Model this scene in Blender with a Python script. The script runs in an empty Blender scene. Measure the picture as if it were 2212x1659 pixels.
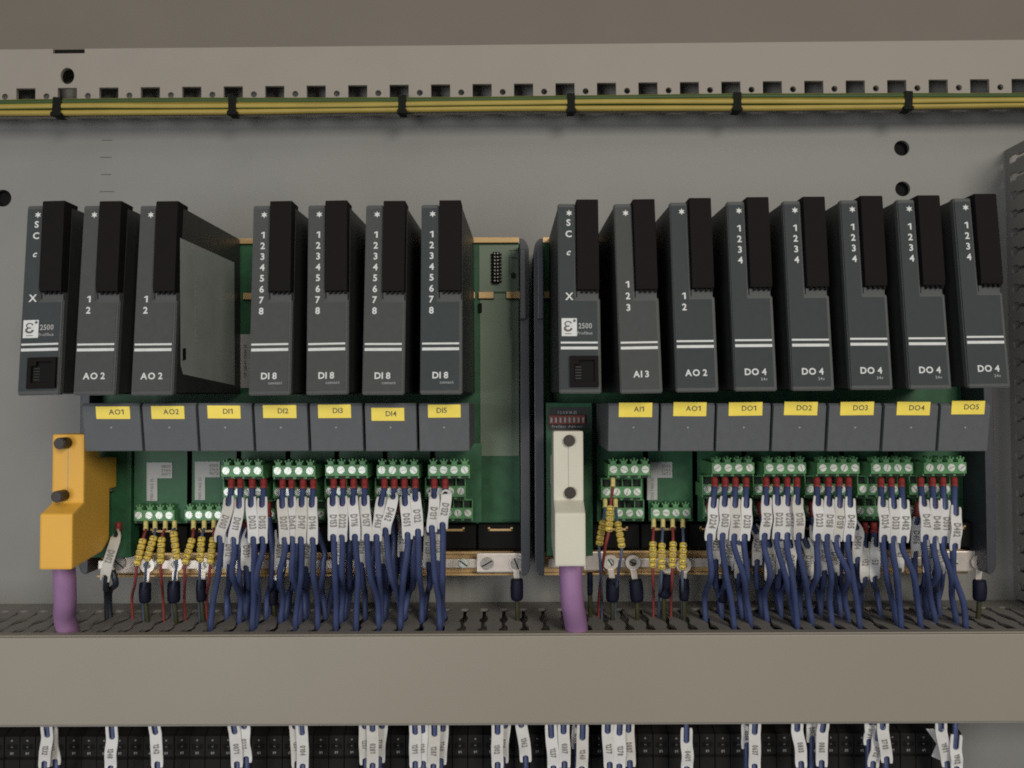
import bpy, bmesh, math, random
from mathutils import Vector, Matrix
random.seed(7)
S = 0.001                                   # everything below is written in millimetres
sc = bpy.context.scene
C = sc.collection
V = Vector

# ------------------------------------------------------------------ camera
F, CX, CY = 1722.0, 1106.0, 829.5           # focal length and centre in the units of a 2212 px wide view
PITCH, ROLL = math.radians(1.5), math.radians(0.23)
CAM = V((0, -460, 0))
fw = V((0, math.cos(PITCH), math.sin(PITCH)))
r0 = V((1, 0, 0)); u0 = V((0, -math.sin(PITCH), math.cos(PITCH)))
cr = r0*math.cos(ROLL) - u0*math.sin(ROLL)
cu = u0*math.cos(ROLL) + r0*math.sin(ROLL)
R3 = Matrix((cr, cu, -fw)).transposed()
cd = bpy.data.cameras.new('camera'); co = bpy.data.objects.new('camera', cd); C.objects.link(co)
cd.sensor_width = 36; cd.lens = 36*F/2212; cd.clip_start = 0.01; cd.clip_end = 20
co.matrix_world = Matrix.Translation(CAM*S) @ R3.to_4x4()
sc.camera = co

# ------------------------------------------------------------------ world, lamps, exposure
w = bpy.data.worlds.new('World'); sc.world = w; w.use_nodes = True
w.node_tree.nodes['Background'].inputs[0].default_value = (0.80, 0.84, 0.92, 1)
w.node_tree.nodes['Background'].inputs[1].default_value = 0.13
def lamp(name, loc, target, size, power, col, sy=None):
    l = bpy.data.lights.new(name, 'AREA'); l.energy = power; l.color = col; l.shape = 'RECTANGLE'
    l.size = size; l.size_y = sy or size
    o = bpy.data.objects.new(name, l); C.objects.link(o); o.location = loc
    o.rotation_euler = (V(target)-V(loc)).to_track_quat('-Z', 'Y').to_euler()
    return o
lamp('room_lamp', (0.72, -1.95, 0.62), (0.0, 0, 0.03), 0.62, 20, (1.0, 0.93, 0.82))
lamp('ceiling_lamp', (-0.20, -1.0, 0.95), (-0.02, 0, 0.02), 0.50, 1.2, (1.0, 0.95, 0.86), 0.35)
lamp('front_fill', (-0.55, -1.25, -0.10), (0, 0, -0.02), 0.40, 5.0, (0.94, 0.95, 0.96), 0.5)  # added soft fill from low front left, no window known there
sc.view_settings.view_transform = 'Standard'; sc.view_settings.look = 'None'
sc.view_settings.exposure = 0.16; sc.view_settings.gamma = 1
sc.cycles.use_denoising = False
sc.cycles.max_bounces = 6
sc.cycles.filter_width = 1.9

# ------------------------------------------------------------------ helpers
def at(px, py, Y):
    """Point of the real layout at depth Y (mm from the panel) seen at (px, py) of the reference view."""
    d = R3 @ V((px-CX, -(py-CY), -F)); t = (Y-CAM.y)/d.y
    return CAM + d*t

def mat(name, col, rough=0.5, metal=0.0, var=0.06, scale=300, bump=0.0, bscale=1500, spec=0.5, coat=0.0, stains=None):
    m = bpy.data.materials.new(name); m.use_nodes = True
    nt = m.node_tree; N = nt.nodes; L = nt.links; b = N['Principled BSDF']
    tc = N.new('ShaderNodeTexCoord'); nz = N.new('ShaderNodeTexNoise')
    nz.inputs['Scale'].default_value = scale; nz.inputs['Detail'].default_value = 4
    L.new(tc.outputs['Object'], nz.inputs['Vector'])
    rmp = N.new('ShaderNodeMapRange'); rmp.inputs[3].default_value = 1-var; rmp.inputs[4].default_value = 1+var
    rmp.inputs[1].default_value = 0.3; rmp.inputs[2].default_value = 0.7
    L.new(nz.outputs['Fac'], rmp.inputs[0])
    mul = N.new('ShaderNodeVectorMath'); mul.operation = 'SCALE'; mul.inputs[0].default_value = col[:3]
    L.new(rmp.outputs[0], mul.inputs['Scale'])
    out = mul.outputs[0]
    if stains:
        n2 = N.new('ShaderNodeTexNoise'); n2.inputs['Scale'].default_value = stains[0]; n2.inputs['Detail'].default_value = 6
        L.new(tc.outputs['Object'], n2.inputs['Vector'])
        r2 = N.new('ShaderNodeMapRange'); r2.inputs[1].default_value = 0.5; r2.inputs[2].default_value = 0.75
        L.new(n2.outputs['Fac'], r2.inputs[0])
        mx = N.new('ShaderNodeMix'); mx.data_type = 'RGBA'; mx.inputs[7].default_value = (*stains[1], 1)
        sm = N.new('ShaderNodeMath'); sm.operation = 'MULTIPLY'; sm.inputs[1].default_value = stains[2]
        L.new(r2.outputs[0], sm.inputs[0]); L.new(sm.outputs[0], mx.inputs[0]); L.new(out, mx.inputs[6])
        out = mx.outputs[2]
    L.new(out, b.inputs['Base Color'])
    rr = N.new('ShaderNodeMapRange'); rr.inputs[3].default_value = max(0, rough-0.07); rr.inputs[4].default_value = min(1, rough+0.07)
    L.new(nz.outputs['Fac'], rr.inputs[0]); L.new(rr.outputs[0], b.inputs['Roughness'])
    b.inputs['Metallic'].default_value = metal
    b.inputs['Specular IOR Level'].default_value = spec
    if coat: b.inputs['Coat Weight'].default_value = coat; b.inputs['Coat Roughness'].default_value = 0.25
    if bump:
        n3 = N.new('ShaderNodeTexNoise'); n3.inputs['Scale'].default_value = bscale; n3.inputs['Detail'].default_value = 3
        L.new(tc.outputs['Object'], n3.inputs['Vector'])
        bp = N.new('ShaderNodeBump'); bp.inputs['Strength'].default_value = bump; bp.inputs['Distance'].default_value = 0.0003
        L.new(n3.outputs['Fac'], bp.inputs['Height']); L.new(bp.outputs[0], b.inputs['Normal'])
    return m

M = dict(
    panel=mat('panel_paint', (0.215, 0.213, 0.199), 0.55, var=0.05, scale=18, bump=0.35, bscale=2600, stains=(11, (0.175, 0.170, 0.153), 0.5)),
    upper=mat('cabinet_paint', (0.165, 0.145, 0.120), 0.6, var=0.03, scale=20, bump=0.25, spec=0.3),
    rail=mat('rail_paint', (0.285, 0.258, 0.222), 0.55, var=0.03, scale=30, bump=0.2, spec=0.3),
    duct=mat('duct_plastic', (0.225, 0.212, 0.195), 0.6, var=0.06, scale=60, bump=0.15, spec=0.3),
    cover=mat('duct_cover_plastic', (0.272, 0.245, 0.197), 0.5, var=0.04, scale=14, bump=0.25, bscale=2200, stains=(7, (0.228, 0.204, 0.164), 0.5)),
    body=mat('module_plastic', (0.070, 0.074, 0.074), 0.55, var=0.06, bump=0.3, spec=0.25),
    side=mat('module_side_plastic', (0.024, 0.026, 0.025), 0.5, var=0.08, bump=0.25, spec=0.4),
    sheet=mat('module_sheet', (0.048, 0.056, 0.058), 0.7, var=0.05, bump=0.08, spec=0.12),
    sheet_sheen=mat('module_sheet_sheen', (0.068, 0.071, 0.069), 0.7, var=0.06, bump=0.08, spec=0.12),  # lighter copy of the sheet, with the sheen put into its colour
    latch=mat('latch_plastic', (0.0095, 0.0075, 0.0078), 0.75, var=0.1, bump=0.2, spec=0.1),
    black=mat('black_plastic', (0.007, 0.007, 0.007), 0.75, var=0.1, bump=0.1, spec=0.12),
    white=mat('white_print', (0.62, 0.635, 0.62), 0.55, var=0.06, spec=0.3),
    dim=mat('grey_print', (0.30, 0.31, 0.31), 0.5, var=0.05),
    ink=mat('dark_ink', (0.10, 0.09, 0.075), 0.6, var=0.1),
    mink=mat('marker_ink', (0.19, 0.18, 0.165), 0.6, var=0.15),
    unit=mat('terminal_cover_plastic', (0.098, 0.103, 0.110), 0.55, var=0.05, bump=0.3, spec=0.3),
    yellow=mat('yellow_sticker', (0.93, 0.74, 0.105), 0.55, var=0.03),
    paper=mat('paper_sticker', (0.36, 0.37, 0.36), 0.6, var=0.06, scale=900),
    silver=mat('silver_label', (0.30, 0.325, 0.305), 0.42, var=0.06, scale=90),
    green=mat('terminal_green', (0.095, 0.255, 0.105), 0.45, var=0.10, bump=0.1, spec=0.35),
    hole=mat('dark_opening', (0.006, 0.014, 0.008), 0.7),
    board=mat('circuit_board', (0.021, 0.090, 0.040), 0.5, var=0.22, scale=160, spec=0.3),
    pale=mat('empty_slot_sheen', (0.145, 0.195, 0.140), 0.45, var=0.06, scale=40, spec=0.4),  # the board's glossy reflection, put into a pale base colour
    screw=mat('screw_zinc', (0.60, 0.65, 0.59), 0.42, metal=0.45, var=0.10, scale=500),
    steel=mat('dull_steel', (0.33, 0.31, 0.28), 0.38, metal=0.8, var=0.1, scale=500),
    bar=mat('earth_bar_metal', (0.62, 0.56, 0.50), 0.38, metal=0.45, var=0.08, scale=150),
    tan=mat('chromated_metal', (0.50, 0.335, 0.155), 0.42, metal=0.35, var=0.10, scale=80),
    endp=mat('end_plate_plastic', (0.034, 0.037, 0.046), 0.42, var=0.06, bump=0.1),
    orange=mat('orange_plastic', (0.72, 0.395, 0.055), 0.48, var=0.04, scale=60, bump=0.1, spec=0.35),
    cream=mat('cream_plastic', (0.60, 0.575, 0.48), 0.5, var=0.03, scale=60, bump=0.1, spec=0.35),
    knob=mat('brown_black_screw', (0.022, 0.014, 0.009), 0.5, var=0.15),
    purple=mat('purple_sheath', (0.30, 0.165, 0.315), 0.5, var=0.06, scale=100, spec=0.3),
    blue=mat('blue_insulation', (0.048, 0.066, 0.158), 0.42, var=0.16, scale=90, spec=0.45),
    navy=mat('navy_sleeve', (0.006, 0.007, 0.020), 0.6, var=0.1, spec=0.2),
    dkwire=mat('dark_insulation', (0.016, 0.022, 0.032), 0.45, var=0.1),
    red=mat('red_sleeve', (0.235, 0.032, 0.030), 0.5, var=0.12, spec=0.3),
    redw=mat('red_insulation', (0.22, 0.042, 0.040), 0.5, var=0.1, spec=0.3),
    greyblue=mat('grey_blue_insulation', (0.075, 0.10, 0.165), 0.45, var=0.1),
    fery=mat('pale_yellow_sleeve', (0.60, 0.52, 0.19), 0.4, var=0.06),
    ring=mat('yellow_ring_marker', (0.66, 0.49, 0.085), 0.45, var=0.12, scale=400),
    mark=mat('marker_white', (0.575, 0.565, 0.55), 0.55, var=0.07, scale=200, spec=0.3),
    mark_b=mat('marker_white_aged', (0.53, 0.515, 0.475), 0.6, var=0.08, scale=200, spec=0.3),
    mark_c=mat('marker_white_new', (0.62, 0.615, 0.605), 0.5, var=0.05, scale=200, spec=0.3),
    tie=mat('tie_nylon', (0.008, 0.009, 0.007), 0.7, spec=0.12),
    ewy=mat('earth_yellow', (0.36, 0.275, 0.065), 0.5, var=0.08, scale=60, spec=0.3),
    olive=mat('olive_insulation', (0.040, 0.042, 0.018), 0.5, var=0.1),
    ewg=mat('earth_green', (0.040, 0.075, 0.018), 0.5, var=0.08, scale=60, spec=0.3),
    dip=mat('dip_red', (0.16, 0.025, 0.015), 0.5),
    railterm=mat('rail_terminal_plastic', (0.011, 0.010, 0.0095), 0.7, var=0.12, bump=0.1, spec=0.2),
)

class MB:
    """Collects shapes (mm) and links them as ONE mesh object."""
    def __init__(s): s.bm = bmesh.new(); s.mats = [None]
    def mi(s, m):
        if m is None: return 0
        if m not in s.mats: s.mats.append(m)
        return s.mats.index(m)
    def box(s, x0, x1, y0, y1, z0, z1, b=0.0, m=None, mx=None, seg=2):
        t = bmesh.new(); bmesh.ops.create_cube(t, size=1)
        for v in t.verts:
            v.co = V((x0+(v.co.x+.5)*(x1-x0), y0+(v.co.y+.5)*(y1-y0), z0+(v.co.z+.5)*(z1-z0)))
        if b: bmesh.ops.bevel(t, geom=t.edges[:], offset=b, segments=seg, affect='EDGES', profile=0.6)
        s.add(t, mx, m); return s
    def add(s, t, mx=None, m=None):
        k = s.mi(m); vm = {}
        for v in t.verts: vm[v] = s.bm.verts.new((mx @ v.co) if mx else v.co)
        for f in t.faces:
            try: g = s.bm.faces.new([vm[v] for v in f.verts]); g.material_index = k; g.smooth = f.smooth
            except ValueError: pass
        t.free()
    def mesh(s, me, mx=None, m=None, off=V((0, 0, 0))):
        t = bmesh.new(); t.from_mesh(me); s.add(t, mx, m); return s
    def prism(s, pts, axis, a0, a1, b=0.0, m=None, mx=None):
        """polygon in the two other axes, extruded along axis ('x','y','z')"""
        t = bmesh.new(); f = {'x': lambda p, q: (q, p[0], p[1]), 'y': lambda p, q: (p[0], q, p[1]), 'z': lambda p, q: (p[0], p[1], q)}[axis]
        A = [t.verts.new(f(p, a0)) for p in pts]; B = [t.verts.new(f(p, a1)) for p in pts]
        t.faces.new(A); t.faces.new(B[::-1]); n = len(pts)
        for i in range(n): t.faces.new([A[i], B[i], B[(i+1) % n], A[(i+1) % n]][::-1])
        bmesh.ops.recalc_face_normals(t, faces=t.faces[:])
        if b: bmesh.ops.bevel(t, geom=t.edges[:], offset=b, segments=2, affect='EDGES', profile=0.6)
        s.add(t, mx, m); return s
    def cyl(s, c, r, y0, y1, n=24, b=0.0, m=None, r2=None, mx=None, smooth=False):
        """cylinder along Y at (x, z)"""
        t = bmesh.new(); r2 = r if r2 is None else r2
        A = [t.verts.new((c[0]+r*math.cos(a), y0, c[1]+r*math.sin(a))) for a in [2*math.pi*i/n for i in range(n)]]
        B = [t.verts.new((c[0]+r2*math.cos(a), y1, c[1]+r2*math.sin(a))) for a in [2*math.pi*i/n for i in range(n)]]
        fa = t.faces.new(A); fb = t.faces.new(B[::-1])
        for i in range(n): t.faces.new([A[i], B[i], B[(i+1) % n], A[(i+1) % n]])
        bmesh.ops.recalc_face_normals(t, faces=t.faces[:])
        if b: bmesh.ops.bevel(t, geom=list(fa.edges)+list(fb.edges), offset=b, segments=2, affect='EDGES')
        s.add(t, mx, m); return s
    def build(s, name, m, parent=None, origin=None, smooth=False, bevel=0):
        mats = [m or s.mats[-1]]+s.mats[1:]
        o = V(origin) if origin is not None else V((0, 0, 0))
        for v in s.bm.verts: v.co = (v.co-o)*S
        if smooth:
            for f in s.bm.faces: f.smooth = True
        me = bpy.data.meshes.new(name); s.bm.to_mesh(me); s.bm.free()
        for k in mats: me.materials.append(k)
        ob = bpy.data.objects.new(name, me); C.objects.link(ob)
        if parent is not None: ob.parent = parent
        elif origin is not None: ob.location = o*S
        return ob

def thing(name, label, cat, loc=(0, 0, 0), group=None, roty=0):
    o = bpy.data.objects.new(name, None); C.objects.link(o); o.empty_display_size = 0.01
    o.location = V(loc)*S; o.rotation_euler = (0, roty, 0)
    o['label'] = label; o['category'] = cat
    if group: o['group'] = group
    return o
def tag(o, label, cat, group=None):
    o['label'] = label; o['category'] = cat
    if group: o['group'] = group
    return o
def copy_tree(o, parent=None):
    c = o.copy(); C.objects.link(c)
    if parent is not None: c.parent = parent
    for ch in [k for k in bpy.data.objects if k.parent == o]: copy_tree(ch, c)
    return c

# --- flat outlines with holes, lettering
def outline(loops, thick=0.0):
    cu_ = bpy.data.curves.new('outline', 'CURVE'); cu_.dimensions = '2D'; cu_.fill_mode = 'BOTH'; cu_.extrude = thick/2
    for lp in loops:
        sp = cu_.splines.new('POLY'); sp.points.add(len(lp)-1); sp.use_cyclic_u = True
        for i, p in enumerate(lp): sp.points[i].co = (p[0], p[1], 0, 1)
    o = bpy.data.objects.new('outline', cu_); C.objects.link(o)
    me = bpy.data.meshes.new_from_object(o.evaluated_get(bpy.context.evaluated_depsgraph_get()))
    bpy.data.objects.remove(o); bpy.data.curves.remove(cu_)
    return me
_tc = {}
def _merge(parts):
    t = bmesh.new()
    for me, dx in parts:
        n0 = len(t.verts); t.from_mesh(me); t.verts.ensure_lookup_table()
        for v in t.verts[n0:]: v.co.x += dx
    out = bpy.data.meshes.new('lettering'); t.to_mesh(out); t.free(); return out
def glyph(ch, size, bold, extrude, res, shear):
    """one character, left edge at x = 0, sitting on the baseline; a flagged figure one is drawn as an outline"""
    key = (ch, size, bold, extrude, shear)
    if key in _tc: return _tc[key]
    if ch == '1':
        h, w_ = size*0.70, size*0.125+bold*1.6
        me = outline([[(h*0.30, 0), (h*0.30+w_, 0), (h*0.30+w_, h), (h*0.30, h), (0, h*0.84), (0, h*0.66), (h*0.30, h*0.78)]], extrude*2)
    else:
        c_ = bpy.data.curves.new('lettering', 'FONT'); c_.body = ch; c_.size = size; c_.offset = bold
        c_.extrude = extrude; c_.resolution_u = res; c_.shear = shear
        o = bpy.data.objects.new('lettering', c_); C.objects.link(o)
        me = bpy.data.meshes.new_from_object(o.evaluated_get(bpy.context.evaluated_depsgraph_get()))
        bpy.data.objects.remove(o); bpy.data.curves.remove(c_)
    xs = [v.co.x for v in me.vertices] or [0]; x0 = min(xs)
    for v in me.vertices: v.co.x -= x0
    _tc[key] = (me, max(xs)-x0); return _tc[key]
def text(body, size, bold=0.0, extrude=0.03, res=3, shear=0.0, squeeze=1.0):
    key = (body, size, bold, extrude, shear, squeeze, 't')
    if key in _tc: return _tc[key]
    parts, x = [], 0.0
    for ch in body:
        if ch == ' ': x += size*0.24; continue
        me, w_ = glyph(ch, size, bold, extrude, res, shear); parts.append((me, x)); x += w_+size*0.09
    me = _merge(parts)
    xs = [v.co.x for v in me.vertices] or [0]; ys = [v.co.y for v in me.vertices] or [0]
    cx, cy = (min(xs)+max(xs))/2, (min(ys)+max(ys))/2
    for v in me.vertices: v.co.x = (v.co.x-cx)*squeeze; v.co.y -= cy
    _tc[key] = me
    return me
def frame(pos, xd=V((1, 0, 0)), yd=V((0, 0, 1))):
    """matrix whose X is xd, Y is yd, facing xd x yd"""
    xd = xd.normalized(); zd = xd.cross(yd).normalized(); yd = zd.cross(xd)
    m = Matrix((xd, yd, zd)).transposed().to_4x4(); m.translation = pos
    return m

# --- tubes
def spline(P, step=1.2):
    """Catmull-Rom through P; returns points and the arc length at each control point"""
    pts = [P[0]]; marks = [0.0]; L = 0.0
    Q = [P[0]*2-P[1]]+list(P)+[P[-1]*2-P[-2]]
    for i in range(1, len(Q)-2):
        a, b, c, d = Q[i-1:i+3]; n = max(2, int((c-b).length/step))
        for k in range(1, n+1):
            t = k/n
            p = 0.5*((2*b)+(c-a)*t+(2*a-5*b+4*c-d)*t*t+(3*b-a-3*c+d)*t**3)
            L += (p-pts[-1]).length; pts.append(p)
        marks.append(L)
    return pts, marks
class Path:
    def __init__(s, P, step=1.2):
        s.pts, s.marks = spline([V(p) for p in P], step); s.cum = [0.0]
        for a, b in zip(s.pts, s.pts[1:]): s.cum.append(s.cum[-1]+(b-a).length)
        s.L = s.cum[-1]
    def at(s, d):
        d = min(max(d, 0), s.L)
        lo, hi = 0, len(s.cum)-1
        while hi-lo > 1:
            mid = (lo+hi)//2
            if s.cum[mid] <= d: lo = mid
            else: hi = mid
        t = (d-s.cum[lo])/max(1e-6, s.cum[hi]-s.cum[lo])
        return s.pts[lo].lerp(s.pts[hi], t)
    def tan(s, d): return (s.at(d+0.8)-s.at(d-0.8)).normalized()
def tube(mb, pts, r, n=10, m=None, rf=None, matf=None, square=False):
    k = mb.mi(m); rings = []; N = len(pts)
    up = V((0, -1, 0))
    for i, p in enumerate(pts):
        t = (pts[min(i+1, N-1)]-pts[max(i-1, 0)]).normalized()
        a = t.cross(up)
        if a.length < 1e-3: a = t.cross(V((1, 0, 0)))
        a.normalize(); b = a.cross(t).normalized(); rr = rf(i/(N-1)) if rf else r
        rings.append([mb.bm.verts.new(p+(a*math.cos(q)+b*math.sin(q))*rr) for q in [2*math.pi*j/n for j in range(n)]])
    for A, B in zip(rings, rings[1:]):
        for j in range(n):
            f = mb.bm.faces.new([A[j], A[(j+1) % n], B[(j+1) % n], B[j]]); f.smooth = True
            f.material_index = matf(j) if matf else k
    for rg, rev in ((rings[0], True), (rings[-1], False)):
        f = mb.bm.faces.new(rg[::-1] if rev else rg); f.material_index = matf(0) if matf else k
    return mb
def seg(path, a, b, step=1.2):
    n = max(2, int((b-a)/step)); return [path.at(a+(b-a)*i/n) for i in range(n+1)]

# ------------------------------------------------------------------ setting: back panel and upper panel
def circle(cx, cy, r, n=28, ry=None): return [(cx+r*math.cos(2*math.pi*i/n), cy+(ry or r)*math.sin(2*math.pi*i/n)) for i in range(n)]
XZ = Matrix(((1, 0, 0, 0), (0, 0, 1, 0), (0, 1, 0, 0), (0, 0, 0, 1)))     # outline plane -> XZ plane
holes = []
for px, py, r in ((1948, 320, 4.5), (1950, 408, 4.4), (6, 428, 5.0)):
    p = at(px, py, 0); holes.append(circle(p.x, p.z, r))
mb = MB(); mb.mesh(outline([[(-420, -330), (420, -330), (420, 196), (-420, 196)]]+holes, 2.0), Matrix.Translation((0, 1.0, 0)) @ XZ)
panel = mb.build('back_panel', M['panel']); panel['kind'] = 'structure'
for k, (px, py, ww) in enumerate(((231, 303, 22), (229, 340, 24), (229, 377, 22), (231, 414, 32))):
    a, b = at(px-ww/2, py, 0), at(px+ww/2, py, 0)
    MB().box(a.x, b.x, -0.12, 0.2, a.z-0.25, a.z+0.25).build('scale_mark', M['ink'], panel)
mb = MB().box(-470, 470, 4, 6, -380, 196); o = mb.build('cabinet_wall', M['black']); o['kind'] = 'structure'
# sheet above the rail, leaning back from the rail's top edge
zt = at(CX, 97, -14).z
mb = MB(); mb.prism([(-3, zt-8), (-3, zt+1.0), (57, zt+300), (60, zt+300), (60, zt-8)], 'x', -420, 420)
o = mb.build('upper_cabinet_sheet', M['upper']); o['kind'] = 'structure'

# ------------------------------------------------------------------ perforated cable rail
def rail():
    L, Rr = at(0, 107, -15), at(2212, 86, -15)
    ang = math.atan2(Rr.z-L.z, Rr.x-L.x)
    t = thing('cable_rail', 'long beige perforated metal rail with square and round holes above the modules', 'rail', (L.x, -15, L.z), roty=-ang)
    sc_ = (Rr-L).length/2212
    H = lambda px: px*sc_
    loops = []
    # outer outline with the notch at the top left
    n0, n1 = H(114), H(183)
    loops.append([(-120, -39), (620, -39), (620, 0), (n1, 0), (n1, -2.6), (n0, -2.6), (n0, 0), (-120, 0)])
    hole_top, hole_bot = -(190-105)*sc_, -(222-105)*sc_
    k = -3
    while 56.5+89.45*k < 2400:
        x = H(56.5+89.45*k)
        loops.append([(x-5.4, hole_bot), (x+5.4, hole_bot), (x+5.4, hole_top), (x-5.4, hole_top)])
        loops.append(circle(H(100.9+89.45*k), -(208-105)*sc_, 1.75, 16)); k += 1
    loops.append(circle(H(146), -(165-106)*sc_, 3.9, 28, 4.7))
    mb = MB(); mb.mesh(outline(loops, 2.0), Matrix.Translation((0, 1.0, 0)) @ XZ)
    mb.build('perforated_plate', M['rail'], t)
    MB().box(-120, n0-0.5, 2.1, 12, -1.6, -0.1).box(n1+0.5, 620, 2.1, 12, -1.6, -0.1).build('top_flange', M['rail'], t)
    MB().box(n0-0.5, n1+0.5, 2.2, 6, -3.4, 0.6).build('notch_shade', M['black'], t)  # black block behind the notch, painting in the shade of the opening
    return t, ang
rail_t, rang = rail()

# earth wires along the rail
def ew(dz, dy, r, name_label, shift, wob):
    mb = MB(); mb.mi(M['ewy']); mb.mi(M['ewg'])
    pts = []
    for i in range(-4, 76):
        px = i*32; base = at(px, 216-16*px/2212, -19)
        z = base.z - dz + wob*math.sin(px/210+shift)*1.5 + wob*0.25*math.sin(px/61+shift*3)
        if px < 220: z -= (220-px)/220*wob*1.2
        pts.append(V((base.x, -19-dy, z)))
    g = shift_sets[name_label]
    tube(mb, pts, r, 16, matf=lambda j: 2 if j in g else 1)
    o = mb.build('earth_wire', None)
    return o
shift_sets = {'a': {2, 3, 4, 5}, 'b': {0, 1, 15}, 'c': {9, 10, 11, 12, 13, 14, 15}}
# ring index runs around the wire; index sets choose where the green stripe lies
EWL = {'a': 'topmost yellow and green earth wire tied along the perforated rail',
       'b': 'middle yellow and green earth wire tied along the perforated rail',
       'c': 'lowest earth wire on the rail, showing mostly its green stripe'}
for key, dz, dy, r, sh, wob in (('a', 1.6, 0.2, 1.7, 0.3, 0.25), ('b', 4.6, 0.9, 1.7, 1.7, 0.3), ('c', 7.3, 0.0, 1.6, 2.9, 0.25)):
    tag(ew(dz, dy, r, key, sh, wob), EWL[key], 'earth wire', 'earth wires along the rail')

# cable ties
def tie(px, w_, skew, label):
    c = at(px, 234-16*px/2212, -19)
    t = thing('cable_tie', label, 'cable tie', c, 'black cable ties on the earth wires')
    mb = MB()
    mx = Matrix.Rotation(skew, 4, 'Y')
    mb.box(-w_/2, w_/2, -3.0, -2.3, -5.0, 5.0, 0.2, mx=mx)
    mb.box(-w_/2, w_/2, -2.6, 4.2, 4.6, 5.2, 0.2, mx=mx).box(-w_/2, w_/2, -2.6, 4.2, -5.4, -4.8, 0.2, mx=mx)
    mb.build('strap', M['tie'], t)
    mb = MB().box(-w_/2-0.6, w_/2+0.6, -3.6, -0.6, -5.6, -3.4, 0.4, mx=mx); mb.build('buckle', M['tie'], t)
for px, w_, sk, lb in ((128, 4.6, 0.06, 'black cable tie on the rail wires below the oval hole'),
                   (505, 4.3, 0.0, 'second black cable tie from the left end of the rail'),
                   (870, 4.2, 0.02, 'third black cable tie, above the fourth and fifth input modules'),
                   (1233, 4.2, 0.0, 'fourth black cable tie, above the white logo module of the second base'),
                   (1590, 4.4, 0.03, 'fifth black cable tie from the left end of the rail'),
                   (1958, 4.2, 0.05, 'rightmost black cable tie, straight above the two panel holes')):
    tie(px, w_, sk, lb)

# ------------------------------------------------------------------ slotted wiring ducts
def slot(x, c):
    """keyhole slot outline in (x, depth)"""
    L = [(2.3, -15.5), (2.3, -20.5), (0.9, -22), (0.9, -28), (1.9, -31), (2.5, -36), (1.9, -41), (0.9, -44), (0.9, -48), (2.3, -51), (2.3, -60)]
    return [(x+a, b) for a, b in L]+[(x-a, b) for a, b in L[::-1]]
ZD = -112.8
td = thing('wiring_duct', 'horizontal grey slotted wiring duct with flat beige cover below the wires', 'wiring duct', (0, 0, ZD-22))
loops = [[(-330, -0.5), (330, -0.5), (330, -66.5), (-330, -66.5)]]
k = -30
while k < 31:
    loops.append(slot(-4.9+10.6*k, 0)); k += 1
mb = MB(); mb.mesh(outline(loops, 1.4), Matrix.Translation((0, 0, 22-0.7))); mb.build('slotted_wall', M['duct'], td)
MB().box(-330, 330, -66.5, -0.5, -21.4, -20).box(-330, 330, -2.0, -0.5, -20, 20.5).build('channel', M['duct'], td)
mb = MB(); zc0 = at(CX, 1563, -69.5).z-(ZD-22)
mb.box(-330, 330, -69.5, -67.6, zc0, 22.6, 0.5); mb.box(-330, 330, -67.6, -62.0, 22.05, 23.1, 0.3)
mb.box(-330, 330, -67.6, -60, zc0, zc0+1.2, 0.3)
mb.build('duct_cover', M['cover'], td)

XD = at(2178, 700, 0).x
tv = thing('wiring_duct', 'vertical slotted wiring duct at the right edge beside the last module', 'wiring duct', (XD, 0, 0))
ztop = at(2178, 325, 0).z
loops = [[(-111.5, -0.5), (ztop, -0.5), (ztop, -66.5), (-111.5, -66.5)]]
k = 0
while -104+10.6*k < ztop-4:
    loops.append([(a_, b_+11.2) for a_, b_ in slot(-104+10.6*k, 0)]); k += 1
YZ = Matrix(((0, 0, 1, 0), (0, 1, 0, 0), (1, 0, 0, 0), (0, 0, 0, 1)))
mb = MB(); mb.mesh(outline(loops, 1.4), Matrix.Translation((0.7, 0, 0)) @ YZ); mb.build('slotted_wall', M['duct'], tv)
MB().box(1.4, 60, -2, -0.5, -111.5, ztop).box(58.6, 60, -66.5, -2, -111.5, ztop).build('channel', M['duct'], tv)
MB().box(-0.5, 60.5, -69.5, -67.0, -111.5, ztop, 0.5).build('duct_cover', M['cover'], tv)

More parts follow.
